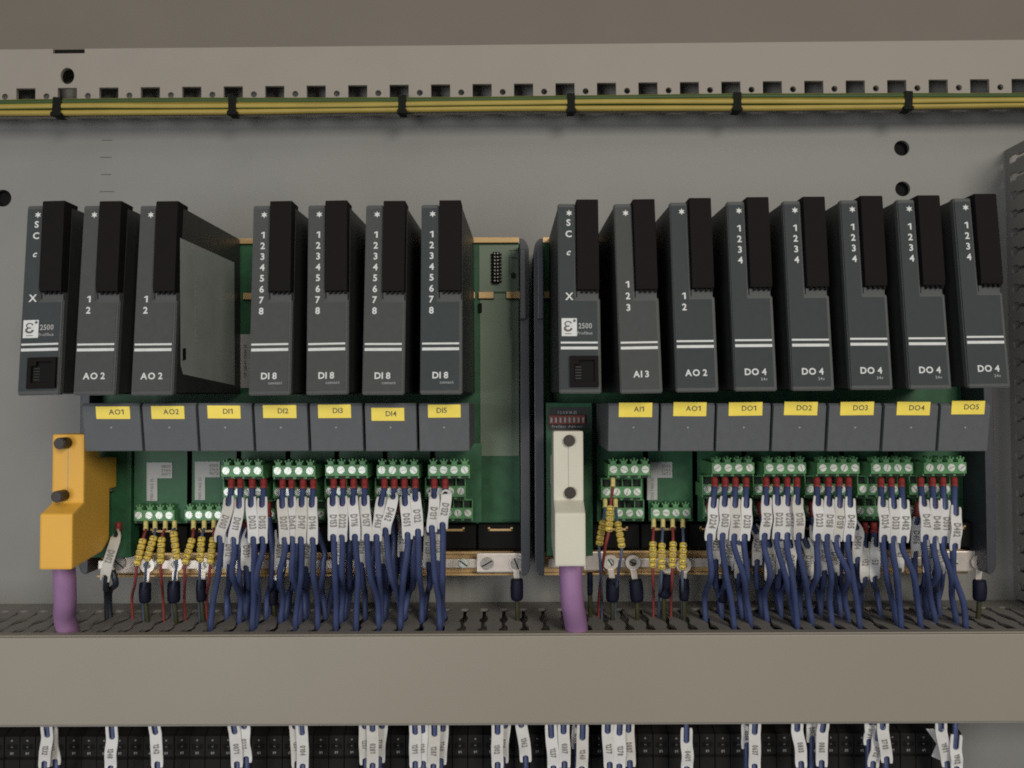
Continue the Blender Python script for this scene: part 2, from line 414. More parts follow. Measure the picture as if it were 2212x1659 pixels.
# ------------------------------------------------------------------ module bases
BASES = []
def base(x0, which):
    """x0: X of the first slot's left edge; nine slots wide"""
    lab = {'L': 'first module base with an empty pale green slot at its right end',
           'R': 'second module base, holding modules in all its slots, beside the vertical duct'}[which]
    t = thing('module_base', lab, 'module base', (x0, 0, -89), 'module bases')
    W = 9*25.4-3
    z = lambda Z: Z+89
    MB().box(-1, W+1, -24, -1, z(-62), z(88.5), 0.3).build('back_tray', M['black'], t)
    MB().box(0, W, -31.5, -26, z(87.6), z(90.6), 0.3).build('top_rail', M['tan'], t)
    zs1 = at(1060, 631, -31).z; zs2 = at(1060, 645, -31).z
    mb = MB()
    for i in range(9):
        a = 25.4*i
        mb.box(a+0.6, a+8.6, -32, -26, z(zs2), z(zs1), 0.2).box(a+15.5, a+24.0, -32, -26, z(zs2), z(zs1), 0.2)
    mb.build('middle_rail', M['tan'], t)
    zb = at(1080, 1131, -30).z
    MB().box(0, W, -29.6, -25, z(zb), z(87.5)).build('circuit_board', M['board'], t)
    # glossy reflection on the last slot's board, put in as pale sheets
    a = 8*25.4
    if which == 'R': a += 500
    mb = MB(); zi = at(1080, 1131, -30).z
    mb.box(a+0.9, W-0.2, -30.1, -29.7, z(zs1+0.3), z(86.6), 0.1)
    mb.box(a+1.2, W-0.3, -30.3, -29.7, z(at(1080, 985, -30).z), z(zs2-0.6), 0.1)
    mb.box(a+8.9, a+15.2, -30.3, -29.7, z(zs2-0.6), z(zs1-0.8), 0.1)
    if which == 'L': mb.build('slot_sheen', M['pale'], t)
    cxx = a+10.2; zz1, zz2 = z(at(1068, 545, -32).z), z(at(1068, 611, -32).z)
    mb = MB().box(cxx-1.9, cxx+1.9, -33.4, -30.2, zz2, zz1, 0.2)
    for q in range(9):
        zq = zz2+(zz1-zz2)*(q+0.5)/9
        mb.box(cxx-2.9, cxx+2.9, -31.4, -30.3, zq-0.35, zq+0.35, m=M['latch'])
        for sx in (-0.8, 0.8): mb.box(cxx+sx-0.3, cxx+sx+0.3, -33.8, -33.3, zq-0.3, zq+0.3, m=M['steel'])
    if which == 'L': mb.build('pin_connector', M['black'], t)
    p = at(1109, 594, -31)
    if which == 'L':
        MB().cyl((p.x-x0, z(p.z)), 1.4, -31.0, -30.2, 16).build('locating_hole', M['hole'], t)
        mb = MB()
        for px, py, w2, h2 in ((1100, 570, 1.2, 40), (1112, 540, 26, 1), (1104, 548, 1, 16), (1112, 556, 22, 1), (1122, 548, 1, 16), (1121, 624, 8, 1)):
            q = at(px, py, -31); mb.box(q.x-x0-w2/8, q.x-x0+w2/8, -30.35, -30.0, z(q.z-h2/8), z(q.z+h2/8))
        mb.build('slot_outline', M['board'], t)
        for py in (572, 664):
            q = at(1125, py, -31); MB().box(q.x-x0-0.9, q.x-x0+1.2, -31.4, -30.1, z(q.z)-2.6, z(q.z)+2.6, 0.5).build('clip_notch', M['black'], t)
        q = at(1037, 665, -31); MB().box(q.x-x0-1.0, q.x-x0+1.0, -31.4, -30.1, z(q.z)-2.6, z(q.z)+2.6, 0.5).build('clip_notch', M['black'], t)
    # bottom: black clips, tan lower rail
    mb = MB(); zc1, zc2 = at(1080, 1132, -36).z, at(1080, 1184, -36).z
    for i in range(9):
        a = 25.4*i
        mb.box(a+0.3, a+24.6, -38, -24, z(zc2), z(zc1), 0.6)
    mb.build('rail_clip', M['black'], t)
    mb = MB()
    for i in range(9):
        a = 25.4*i; zq = at(1080, 1145, -39).z
        mb.box(a+5.5, a+18.5, -38.6, -38.1, z(zq)-0.55, z(zq)+0.55, 0.1).box(a+5.5, a+6.6, -38.6, -38.1, z(zq)-0.5, z(zq)+1.4, 0.1).box(a+17.4, a+18.5, -38.6, -38.1, z(zq)-0.5, z(zq)+1.4, 0.1)
    mb.build('clip_bracket', M['tan'], t)
    z1, z2 = at(1080, 1189, -30).z, at(1080, 1241, -30).z
    mb = MB().box(0, W, -30, -4, z(z2), z(z1), 0.4)
    mb.box(0, W, -33, -30.1, z(z1)-1.4, z(z1), 0.3).box(0, W, -33, -30.1, z(z2), z(z2)+1.2, 0.3)
    mb.build('bottom_rail', M['tan'], t)
    # end plates with rounded corners
    za, zb2 = at(1140, 515, -50).z, at(1140, 1241, -46).z
    for xa, xb, outer in ((-5.3, -0.5, -1), (W+0.3, W+5.0, 1)):
        xo, xi = (xa, xb) if outer < 0 else (xb, xa)
        n = 8; top = [(xo-outer*(4.2-4.2*math.sin(math.pi/2*i/n)), z(za)-7*(1-math.cos(math.pi/2*i/n))) for i in range(n+1)]
        bot = [(xo-outer*(3.6-3.6*math.sin(math.pi/2*i/n)), z(zb2)+6*(1-math.cos(math.pi/2*i/n))) for i in range(n+1)]
        poly = [(xi, z(za))]+top+bot[::-1]+[(xi, z(zb2)+1)]
        MB().prism(poly, 'y', -41 if (which == 'L' and outer < 0) else -50, -6, 0.35).build('end_plate', M['endp'], t)
        if which == 'L' and outer < 0: continue  # the far left plate has no lug
        xm = (xi*0.35+xo*0.65)
        MB().box(min(xi, xm), max(xi, xm), -53.5, -50.2, z(at(1140, 690, -52).z), z(za)-6, 0.6).build('plate_lug', M['endp'], t)
    # earth bar
    z1, z2 = at(1080, 1208, -36).z, at(1080, 1227, -36).z
    eb = MB().box(2, W-2, -35.5, -33.2, z(z2), z(z1), 0.3).build('earth_bar', M['bar'], t)
    def bscrew(x, zz, r, y, mt, ang):
        s_ = MB().cyl((x, zz), r, y, y-1.6, 28, 0.4); sl = MB()
        o1 = s_.build('screw', mt, eb)
        MB().box(-r*0.92, r*0.92, y-1.75, y-1.0, -0.32, 0.32, mx=Matrix.Translation((x, 0, zz)) @ Matrix.Rotation(ang, 4, 'Y')).build('screw_slot', M['black'], t)
    if which == 'L':
        a1, a2 = at(1030, 1195, -40), at(1131.5, 1237, -40)
        MB().box(a1.x-x0, a2.x-x0, -40, -37.6, z(a2.z), z(a1.z), 0.7).build('earth_bracket', M['bar'], t)
        for px, an in ((1051.5, -0.5), (1115.5, 1.2)):
            q = at(px, 1217.5, -41); bscrew(q.x-x0, z(q.z), 3.2, -40.1, M['steel'], an)
        for px in (1001, 330, 383, 450, 482): q = at(px, 1217, -37); bscrew(q.x-x0, z(q.z), 2.5, -35.6, M['screw'], 0.5+px*0.7)
        a1, a2 = at(245, 1194, -40), at(300, 1240, -40)
        MB().box(a1.x-x0, a2.x-x0, -39, -37.6, z(a2.z), z(a1.z), 0.6).build('earth_bracket', M['bar'], t)
        q = at(257, 1217, -40); bscrew(q.x-x0, z(q.z), 3.4, -39.1, M['steel'], 0.7)
    else:
        a1, a2 = at(2036, 1191, -40), at(2130, 1236, -40)
        MB().box(a1.x-x0, a2.x-x0, -39, -37.6, z(a2.z), z(a1.z), 0.7).build('earth_bracket', M['bar'], t)
        q = at(2118, 1215, -40); bscrew(q.x-x0, z(q.z), 3.9, -39.1, M['screw'], -0.75)
        q = at(2060, 1215, -40); bscrew(q.x-x0, z(q.z), 2.2, -39.1, M['screw'], 0.3)
        a1, a2 = at(1262, 1193, -40), at(1308, 1234, -40)
        MB().box(a1.x-x0, a2.x-x0, -38.6, -37.4, z(a2.z), z(a1.z), 0.6).build('earth_bracket', M['bar'], t)
        for px, r, mt in ((1319, 4.2, 'bar'), (1367, 4.4, 'steel'), (1570, 3.0, 'steel')):
            q = at(px, 1216, -38); bscrew(q.x-x0, z(q.z), r, -36, M[mt], px)
            if px == 1319: q = at(px, 1216, -40); bscrew(q.x-x0, z(q.z), 3.0, -37.6, M['screw'], 1.0)
    # connector board of the first slot
    MB().box(0.6, 24.6, -47, -30, z(-78), z(1.0), 0.4).build('connector_board', M['board'], t)
    q1, q2 = at(1186, 897, -48), at(1264, 916, -48)
    xx0, xx1 = q1.x-11.0, q2.x-11.0
    if which == 'R':
        MB().box(2.0, 23.4, -47.6, -47.1, z(at(1200, 929, -47).z), z(at(1200, 880, -47).z)).build('switch_plate', M['side'], t)
        ds = MB().box(q1.x-x0, q2.x-x0, -49.6, -47.7, z(q2.z), z(q1.z), 0.2).build('address_switch', M['dip'], t)
        for i in range(8):
            xq = q1.x-x0+(q2.x-q1.x)*(i+0.5)/8; zq = z((q1.z+q2.z)/2)
            MB().box(xq-0.5, xq+0.5, -50.4, -49.7, zq-1.5, zq+1.2, 0.15).build('switch_lever', M['dim'], ds)
        for tx, py, sz in (('1 2 4 8 16 32', 891, 1.9), ('Profibus  Address', 921, 2.0)):
            mb = MB(); q = at(1225, py, -48); me = text(tx, sz, 0.03)
            mb.mesh(me, frame(V((q.x-x0, -47.75, z(q.z))))).build('lettering', M['dim'], t)
    return t
X0L, X0R = -221.6, 16.8
baseL = base(X0L, 'L'); baseR = base(X0R, 'R')
# tall sticker seen on the board between the analogue and digital modules
q1, q2 = at(517, 722, -31), at(541, 838, -31)
lbl = MB().box(q1.x-X0L, q2.x-X0L+4, -30.2, -29.75, q2.z+89, q1.z+89).build('board_sticker', M['paper'], baseL)
mb = MB(); me = text('OP 28541 11904 33', 2.2, 0.02)
mb.mesh(me, frame(V(((q1.x+q2.x)/2-X0L, -30.35, (q1.z+q2.z)/2+89)), V((0, 0, 1)), V((-1, 0, 0)))); mb.build('lettering', M['ink'], baseL)

# ------------------------------------------------------------------ front modules
MH, MW = 85.4, 18.3
TA = math.atan2(9.0, MH)
def yf(v): return -83.0+9.0*v/MH            # front plane, local to the module's seat at Y = -30
UP = V((0, math.sin(TA), math.cos(TA)))
def onface(mb, me, u, v, off=0.32, m=None):
    mb.mesh(me, frame(V((u, yf(v)-off, v)), V((1, 0, 0)), UP), m)
def module(kind, label, starx, stary, barx, title=None, digits=(), sub=None, group='plug-in modules on the two bases', has_label=False, titledx=0.0):
    st = at(starx, stary, -105.0)
    X = st.x-5.2; Z = st.z-81.2
    bar = at(barx, 755, -111.0)
    lean = math.atan2((X+0.6)-bar.x, 60.0)      # small sideways lean of a loosely seated module
    t = thing('communication_module' if kind == 'comm' else 'input_output_module', label, 'module', (X, -30, Z), group, roty=0)
    t.rotation_euler = (0, lean, 0)
    # rotate about the star so the top stays in place
    hz = 81.2; t.location = V((X+5.2-(math.cos(lean)*5.2+math.sin(lean)*hz), -30, Z+hz-(math.cos(lean)*hz-math.sin(lean)*5.2)))*S
    # housing (profile in Y-Z, extruded in X)
    mb = MB()
    tb = bmesh.new(); fv = []
    for yy_, zz_ in ((-1, 1.6), (yf(0)+3.2, 0.8), (yf(MH)+3.2, MH-0.4), (-1, MH-0.2)):
        k_ = (yy_-yf(MH))/(-1-yf(MH)); k_ = max(0, k_)
        fv.append((tb.verts.new((0.35-0.9*k_, yy_, zz_)), tb.verts.new((MW-0.2+1.9*k_, yy_, zz_))))
    tb.faces.new([p[0] for p in fv]); tb.faces.new([p[1] for p in fv][::-1])
    for q in range(4): tb.faces.new([fv[q][0], fv[q][1], fv[(q+1) % 4][1], fv[(q+1) % 4][0]])
    bmesh.ops.recalc_face_normals(tb, faces=tb.faces[:]); bmesh.ops.bevel(tb, geom=tb.edges[:], offset=0.4, segments=2, affect='EDGES')
    mb.add(tb)
    mb.build('housing', M['side'], t)
    # face: L shape, grey bezel; notch at upper right for the latch
    zl = 42.2; ul = 7.9
    fp = [(0, 0), (MW, 0), (MW, zl), (ul, zl), (ul, MH), (0, MH)]
    t_ = bmesh.new(); A = [t_.verts.new((u, yf(v), v)) for u, v in fp]; B = [t_.verts.new((u, yf(v)+3.6, v)) for u, v in fp]
    t_.faces.new(A); t_.faces.new(B[::-1])
    for i in range(6): t_.faces.new([A[i], B[i], B[(i+1) % 6], A[(i+1) % 6]])
    bmesh.ops.recalc_face_normals(t_, faces=t_.faces[:])
    bmesh.ops.bevel(t_, geom=t_.edges[:], offset=0.45, segments=2, affect='EDGES')
    mb = MB(); mb.add(t_); mb.build('face_plate', M['body'], t)
    me = outline([[(0.35, 1.9), (MW-1.3, 1.9), (MW-1.3, zl-1.0), (ul-0.9, zl-1.0), (ul-0.9, MH-1.2), (0.35, MH-1.2)]], 0.2)
    mb = MB(); mb.mesh(me, frame(V((0, yf(0)-0.1, 0)), V((1, 0, 0)), UP)); mb.build('front_sheet', M['sheet_sheen' if kind == 'io' and starx < 900 or starx == 1352 else 'sheet'], t)
    # ledge below the latch
    MB().box(ul+0.4, MW-0.6, yf(40)+0.9, yf(40)+5, zl-1, zl+3.4, 0.3).build('latch_ledge', M['body'], t)
    # latch
    y0 = yf(62)
    mb = MB()
    tl = bmesh.new(); pf = [(yf(44)-1.6, zl+3.6), (yf(46)-2.0, zl+6), (yf(83)-2.3, MH+0.9), (yf(85)-1.8, MH+1.5), (yf(85)+9, MH+1.5), (yf(44)+4, zl+3.6)]
    tl.free(); mb.prism(pf, 'x', ul+0.3, MW-0.35, 0.35)
    mb.build('latch', M['latch'], t)
    mb = MB()
    for q in range(4): mb.box(ul+2+q*2.2, ul+3.1+q*2.2, yf(44)-1.0, yf(44)+1.5, zl+2.4, zl+3.7, 0.1)
    mb.build('latch_teeth', M['latch'], t)
    # printing
    mb = MB(); sp_ = []
    for q in range(12):
        rr_ = 1.55 if q % 2 == 0 else 0.72; sp_.append((rr_*math.sin(q*math.pi/6), rr_*math.cos(q*math.pi/6)))
    star = outline([sp_], 0.06)
    onface(mb, star, 5.1, 81.0); mb.build('status_symbol', M['white'], t); mb = MB()
    for ch, v, *ex in digits:
        sz = ex[0] if ex else 4.15
        onface(mb, text(ch, sz, 0.10 if sz > 3 else 0.06, shear=0.3 if ch == 'c' else 0), 4.75, v)
    mb.build('lettering', M['white'], t)
    if title:
        mb = MB(); onface(mb, text(title, 3.95, 0.10), 8.8+titledx, 8.4); mb.build('title_lettering', M['white'], t)
    for hh, vv in ((0.4, 22.35), (0.62, 19.95)):
        ms = MB(); onface(ms, outline([[(-8.1, -hh), (8.1, -hh), (8.1, hh), (-8.1, hh)]], 0.06), 8.9, vv); ms.build('white_stripe', M['white'], t)
    if sub:
        if sub == 'contact':
            ml = MB()
            for v_ in (64.3, 54.5, 44.6): onface(ml, outline([[(-3.6, -0.05), (3.6, -0.05), (3.6, 0.05), (-3.6, 0.05)]], 0.04), 4.2, v_)
            ml.build('divider_line', M['unit'], t)
        mb = MB(); onface(mb, text(sub, 1.75, 0.03), 11.6 if sub == 'contact' else 12.8, 5.2); mb.build('small_lettering', M['dim'], t)
    if kind == 'comm':
        mb = MB(); lw, lh = 6.7, 8.0
        onface(mb, outline([[(-lw/2, -lh/2), (lw/2, -lh/2), (lw/2, lh/2), (-lw/2, lh/2)]], 0.08), 4.6, 29.2)
        lg = mb.build('logo_label', M['white'], t)
        mb = MB(); onface(mb, text('ε', 8.4, 0.10), 4.1, 29.6, 0.5); onface(mb, outline([circle(0, 0, 0.62, 14)], 0.05), 6.9, 32.1, 0.5)
        onface(mb, outline([[(-1.5, -0.14), (1.5, -0.14), (1.5, 0.14), (-1.5, 0.14)]], 0.05), 4.2, 26.3, 0.5)
        mb.build('logo_mark', M['ink'], lg)
        mb = MB(); onface(mb, text('2500', 3.3, 0.05, squeeze=0.86), 11.6, 29.8); mb.build('number_lettering', M['paper'], t)
        mb = MB(); onface(mb, text('Profibus', 1.9, 0.02), 11.4, 26.6); mb.build('small_lettering', M['dim'], t)
        mb = MB(); v0, v1 = 2.9, 16.4; yy = yf(9)
        onface(mb, outline([[(-6.2, -6.75), (6.2, -6.75), (6.2, 6.75), (-6.2, 6.75)], [(-4.4, -4.6), (-4.4, 3.0), (-2.2, 3.0), (-2.2, 4.9), (4.6, 4.9), (4.6, -4.6)]], 1.6), 10.8, 9.65, 0.9)
        so = mb.build('socket', M['latch'], t)
        mb = MB(); onface(mb, outline([[(-5.9, -6.4), (5.9, -6.4), (5.9, 6.4), (-5.9, 6.4)]], 0.05), 10.8, 9.65, 0.38)
        mb.build('socket_opening', M['black'], so)
        mb = MB()
        for q in range(5): onface(mb, outline([[(-1.6, -0.16), (1.0, -0.16), (1.0, 0.16), (-1.6, 0.16)]], 0.1), 8.6, 6.6+q*1.25, 0.55)
        mb.build('contact_pins', M['side'], so)
    if has_label:
        sx = lambda yy_: MW-0.2+1.9*max(0, (yy_-yf(MH))/(-1-yf(MH)))
        ta = math.atan2(sx(-8)-sx(-70), 62.0)
        def onside(off): return Matrix.Translation((sx(-70)+off, -70, 0)) @ Matrix.Rotation(-ta, 4, 'Z')
        mb = MB(); mb.prism([(-4.5, 13.5), (-2.0, 9.5), (60, 6), (60, 71), (-1.0, 70.5), (-4.5, 70.5)], 'x', 0, 0.12, mx=onside(0.02))
        MBl = mb.build('rating_label', M['silver'], t)
        mb = MB(); mb.prism([(-2.6, 15.5), (0.8, 16.2), (0.8, 21.5), (-2.6, 21.0)], 'x', 0, 0.06, mx=onside(0.18))
        mb.build('label_window', M['black'], MBl)
        me = text('Analogue Output  AO 2', 3.0, 0.02); mb = MB()
        mb.mesh(me, onside(0.2) @ frame(V((0, 12, 40)), V((0, 0, -1)), V((0, 1, 0))))
        mb.build('lettering', M['dim'], MBl)
    return t
def col(chs, v0, dv=4.93): return [(c, v0-i*dv) for i, c in enumerate(chs)]
D8 = col('12345678', 71.7); D4 = col('1234', 72.9, 4.85); A2 = [('1', 42.6), ('2', 37.6)]; A3 = [('1', 48.4), ('2', 43.2), ('3', 38.0)]
SCM = [('S', 76.6), ('C', 71.4), ('c', 62.6, 4.0), ('X', 43.0, 4.6)]
module('comm', 'grey communication module with the white logo at the far left, above the orange plug', 82, 463, 45, digits=SCM)
module('io', 'grey analogue output module marked AO 2 next to the first communication module', 204, 463, 166, 'AO 2', A2)
module('io', 'grey AO 2 module with a silver rating label showing on its side beside the gap', 326, 463, 290, 'AO 2', A2, has_label=True)
module('io', 'grey DI 8 input module right after the empty gap in the row', 571, 463, 542, 'DI 8', D8, 'contact')
module('io', 'grey DI 8 input module above the yellow sticker DI3', 690, 462, 665, 'DI 8', D8, 'contact')
module('io', 'grey DI 8 input module above the yellow sticker DI4', 815, 462, 787, 'DI 8', D8, 'contact')
module('io', 'darker slate DI 8 input module beside the empty pale green slot', 935, 461, 911, 'DI 8', D8, 'contact')
module('comm', 'grey communication module with the white logo above the cream plug', 1230, 459, 1210.5, digits=SCM)
module('io', 'grey module marked AI 3, the only one with three numbers', 1352, 459, 1340, 'AI 3', A3, titledx=0.4)
module('io', 'grey AO 2 module between the AI 3 module and the DO 4 modules', 1473, 456, 1461, 'AO 2', A2)
module('io', 'grey DO 4 output module above the yellow sticker DO1', 1597, 454, 1587, 'DO 4', D4, '24v', titledx=0.4)
module('io', 'grey DO 4 output module above the yellow sticker DO2', 1718, 453, 1710, 'DO 4', D4, '24v', titledx=0.4)
module('io', 'grey DO 4 output module above the yellow sticker DO3', 1842, 451, 1836, 'DO 4', D4, '24v', titledx=0.4)
module('io', 'grey DO 4 output module above the yellow sticker DO4', 1965, 450, 1962, 'DO 4', D4, '24v', titledx=0.4)
module('io', 'grey DO 4 output module at the right end, beside the vertical duct', 2087, 447, 2088, 'DO 4', D4, '24v', titledx=0.4)

# ------------------------------------------------------------------ terminal units
def screw_mesh(mb, x, zz, y, r=1.85, ang=0.0):
    mb.cyl((x, zz), r, y, y-0.7, 22, 0.25, m=M['screw'])
    mb.box(-r*0.8, r*0.8, y-0.78, y-0.4, -0.2, 0.2, m=M['steel'], mx=Matrix.Translation((x, 0, zz)) @ Matrix.Rotation(ang, 4, 'Y'))
def term_block(t, org, pxs, py, Y, row):
    """one four-way green terminal with castellated top; pxs screw positions"""
    P = [at(px, py, Y) for px in pxs]
    x0, x1 = P[0].x-2.55-org.x, P[-1].x+2.55-org.x
    zc = P[0].z-org.z; y = Y-org.y
    mb = MB(); yb = -44.0-org.y
    mb.box(x0, x1, y, yb, zc-3.0, zc+2.5, 0.25)
    mb.box(x0, x1, y+1.6, yb, zc-4.3, zc-2.9, 0.2)
    for p in P:
        x = p.x-org.x
        if row == 1:
            mb.box(x-1.35, x+1.35, y+0.3, y+7, zc+2.4, zc+4.3, 0.2); mb.box(x-0.35, x+0.35, y+0.6, y+6, zc+4.2, zc+5.6, 0.1)
            mb.box(x-1.9, x-1.2, y+0.6, y+6, zc+4.0, zc+5.0, 0.1); mb.box(x+1.2, x+1.9, y+0.6, y+6, zc+4.0, zc+5.0, 0.1)
        else:
            mb.box(x-2.5, x-2.05, y+0.2, y+6, zc+2.4, zc+6.6, 0.1)
        mb.box(x-1.7, x+1.7, y+1.0, y+1.55, zc-4.2, zc-3.1, m=M['hole'])
    if row > 1:
        mb.box(x1-0.45, x1, y+0.2, y+6, zc+2.4, zc+6.6, 0.1); mb.box(x0, x1, y+2.0, y+7, zc+6.0, zc+6.8, 0.1)
        mb.box(x0+0.3, x1-0.3, y+3.5, y+7, zc+2.4, zc+6.1, m=M['hole'])
    b = mb.build('terminal_block', M['green'], t)
    for p in P:
        s_ = MB(); screw_mesh(s_, p.x-org.x, p.z-org.z, y-0.02, ang=random.uniform(-1.4, 1.4)); s_.build('screw', None, b)
    return b
def shiftpx(pxs, Y0, Y1, dx, py):
    """same X (plus dx) seen at another depth"""
    out = []
    for px in pxs:
        X = at(px, 1015, Y0).x+dx
        k = at(1106, py, Y1); out.append(1106+(X-at(1106, py, Y1).x)*F/(460+Y1)*1.0)
    return out
def unit(name, x0p, x1p, sticker, tpos, rows, label, sticker_y=(877, 904), board_sticker=None):
    a, b = at(x0p, 871, -97), at(x1p, 871, -97); z0 = at(x0p, 975, -94).z
    org = V((a.x, -44, z0-44))
    t = thing('terminal_unit', label, 'terminal unit', org, 'terminal units below the modules')
    Wd = b.x-a.x; zt, zb = a.z-org.z, z0-org.z
    mb = MB(); mb.prism([(0, zb+1.5), (-47, zb), (-49.6, zb), (-53, zt-1.5), (-52, zt), (-10, zt), (0, zt)], 'x', 0.35, Wd-0.35, 0.4)
    mb.build('terminal_cover', M['unit'], t)
    pin = at((x0p+x1p)/2, 923, -96); mb = MB()
    yc = -49.6-(3.4)*((pin.z-org.z)-zb)/(zt-zb)
    MB().cyl((pin.x-org.x, pin.z-org.z), 0.45, yc-0.15, yc+0.4, 10).build('cover_pin', M['dim'], t)
    # sticker lies on the sloping cover
    sl = (53-49.6)/(zt-1.5-zb); upv = V((0, -sl, 1)).normalized()
    s0, s1 = at(sticker[0], sticker_y[0], -97), at(sticker[1], sticker_y[1], -97)
    cx_, cz_ = (s0.x+s1.x)/2-org.x, (s0.z+s1.z)/2-org.z
    ysur = lambda zz: -49.6-sl*(zz-zb)
    w2, h2 = (s1.x-s0.x)/2, (s0.z-s1.z)/2
    fr = frame(V((cx_, ysur(cz_)-0.18, cz_)), V((1, 0, random.uniform(-0.012, 0.012))), upv)
    mb = MB(); mb.mesh(outline([[(-w2, -h2), (w2, -h2), (w2, h2), (-w2, h2)]], 0.18), fr); stk = mb.build('sticker', M['yellow'], t)
    mb = MB(); me = text(name, 3.35, 0.05, extrude=0.02)
    fr2 = fr.copy(); fr2.translation = fr.translation+fr.to_3x3() @ V(((tpos-0.5)*2*w2, h2*0.12, 0.16))
    mb.mesh(me, fr2); mb.build('lettering', M['ink'], stk)
    # board
    zbd = at(1106, 1127, -45).z-org.z
    MB().box(0.2, Wd+3.2, -1.6, 0.0, zbd, zb+1.2).build('terminal_board', M['board'], t)
    for r, pxs, py in rows:
        Y = {1: -68.5, 2: -60, 3: -50}[r]
        term_block(t, org, pxs, py, Y, 1 if r == 1 or len(rows) == 1 else 2)
    if board_sticker:
        (ax, ay, bx, by), (cx0, cy0, cx1, cy1) = board_sticker
        P = [at(*q, -46) for q in ((ax, ay), (bx, ay), (bx, by), (cx1, by), (cx1, cy1), (cx0, cy1), (cx0, by), (ax, by))]
        mb = MB(); mb.prism([(p.x-org.x, p.z-org.z) for p in P], 'y', -2.1, -1.7); bs = mb.build('board_sticker', M['paper'], t)
        mb = MB(); q = at((cx0+cx1)/2, (by+cy1)/2, -46)
        mb.mesh(text('1180 7462 55', 2.0, 0.03), frame(V((q.x-org.x, -2.2, q.z-org.z)), V((0, 0, 1)), V((-1, 0, 0)))).build('lettering', M['mink'], bs); mb = MB()
        q = at((bx+cx1)/2+3, (ay+by)/2, -46)
        for k_, tx in enumerate(('8805', '214A', '0672')):
            mb.mesh(text(tx, 2.1, 0.05), frame(V((q.x-org.x, -2.2, q.z-org.z+2.0-2.0*k_))))
        mb.build('lettering', M['dim'] if False else M['mink'], bs)
    return t
def dirows(r1, y1=1016.6, n=(1, 2, 3)):
    out = [(1, r1, y1)]
    if 2 in n: out.append((2, shiftpx(r1, -68.5, -60, -2.6, 1062), y1+46))
    if 3 in n: out.append((3, shiftpx(r1, -68.5, -50, 0.4, 1110), y1+93))
    return out
unit('AO1', 175, 303, (207, 280), 0.60, [(3, (300, 322.6, 344.5, 366), 1113)], 'terminal unit with the yellow AO1 sticker beside the orange plug', (878, 905), board_sticker=((317, 999, 372, 1033), (317, 1033, 340, 1082)))
unit('AO2', 305, 424, (326.5, 397.6), 0.60, [(3, (409, 430, 451.5, 472), 1112)], 'terminal unit with the yellow AO2 sticker', (877, 905), board_sticker=((421, 997, 475, 1031), (421, 1031, 443, 1080)))
unit('DI1', 426, 545, (448, 519), 0.62, dirows((488.6, 512.7, 533.7, 556.9)), 'terminal unit with the yellow DI1 sticker, below the gap between modules', (876, 904))
unit('DI2', 547, 664.5, (568, 640), 0.60, dirows((600, 622.5, 646, 669.7), 1017), 'terminal unit with the yellow DI2 sticker', (875, 903))
unit('DI3', 667, 783.5, (687, 758), 0.60, dirows((713.6, 737, 761, 782.5), 1015), 'terminal unit with the yellow DI3 sticker', (874, 903))
unit('DI4', 786, 900.5, (802, 873), 0.60, dirows((825, 848, 871.5, 893.8), 1015.5), 'terminal unit whose yellow DI4 sticker sits lower than the others', (881, 909))
unit('DI5', 903, 1015, (924.5, 995), 0.42, dirows((936, 958.5, 981, 1003.5), 1015), 'terminal unit with the yellow DI5 sticker and bare green terminals, beside the empty slot', (874, 902))
unit('AI1', 1313, 1425, (1336.7, 1409), 0.60, [(1, (1325, 1348, 1370.6, 1393.5), 1014), (2, (1310, 1332, 1354.8, 1376), 1062.5), (3, (1316, 1337.5, 1359.5, 1381), 1108)], 'terminal unit with the yellow AI1 sticker beside the cream plug', (870, 901))
unit('AO1', 1427, 1546, (1454.6, 1526), 0.60, [(3, (1417, 1438.6, 1460, 1482), 1107.5)], 'terminal unit of the second base with a yellow AO1 sticker, between AI1 and DO1', (869, 899), board_sticker=((1405, 998, 1452, 1032), (1398, 1032, 1420, 1080)))
unit('DO1', 1548, 1667, (1574, 1647), 0.60, dirows((1549.4, 1572.6, 1595.5, 1618.8), 1010.5), 'terminal unit with the yellow DO1 sticker', (869, 898))
unit('DO2', 1669.5, 1787, (1693.7, 1766), 0.60, dirows((1662, 1685, 1708, 1730.4), 1010.5), 'terminal unit with the yellow DO2 sticker', (868, 897))
unit('DO3', 1790, 1907, (1815, 1887.6), 0.60, dirows((1776.7, 1800, 1823, 1846), 1010.5), 'terminal unit with the yellow DO3 sticker', (868, 897))
unit('DO4', 1910, 2029, (1937, 2009), 0.60, dirows((1893, 1915.5, 1938.5, 1961.4), 1010.5), 'terminal unit with the yellow DO4 sticker', (868, 897))
unit('DO5', 2031.5, 2142, (2055, 2127), 0.60, dirows((2007.5, 2030.6, 2054, 2076.7), 1010), 'terminal unit with the yellow DO5 sticker at the right end of the row', (866, 895))

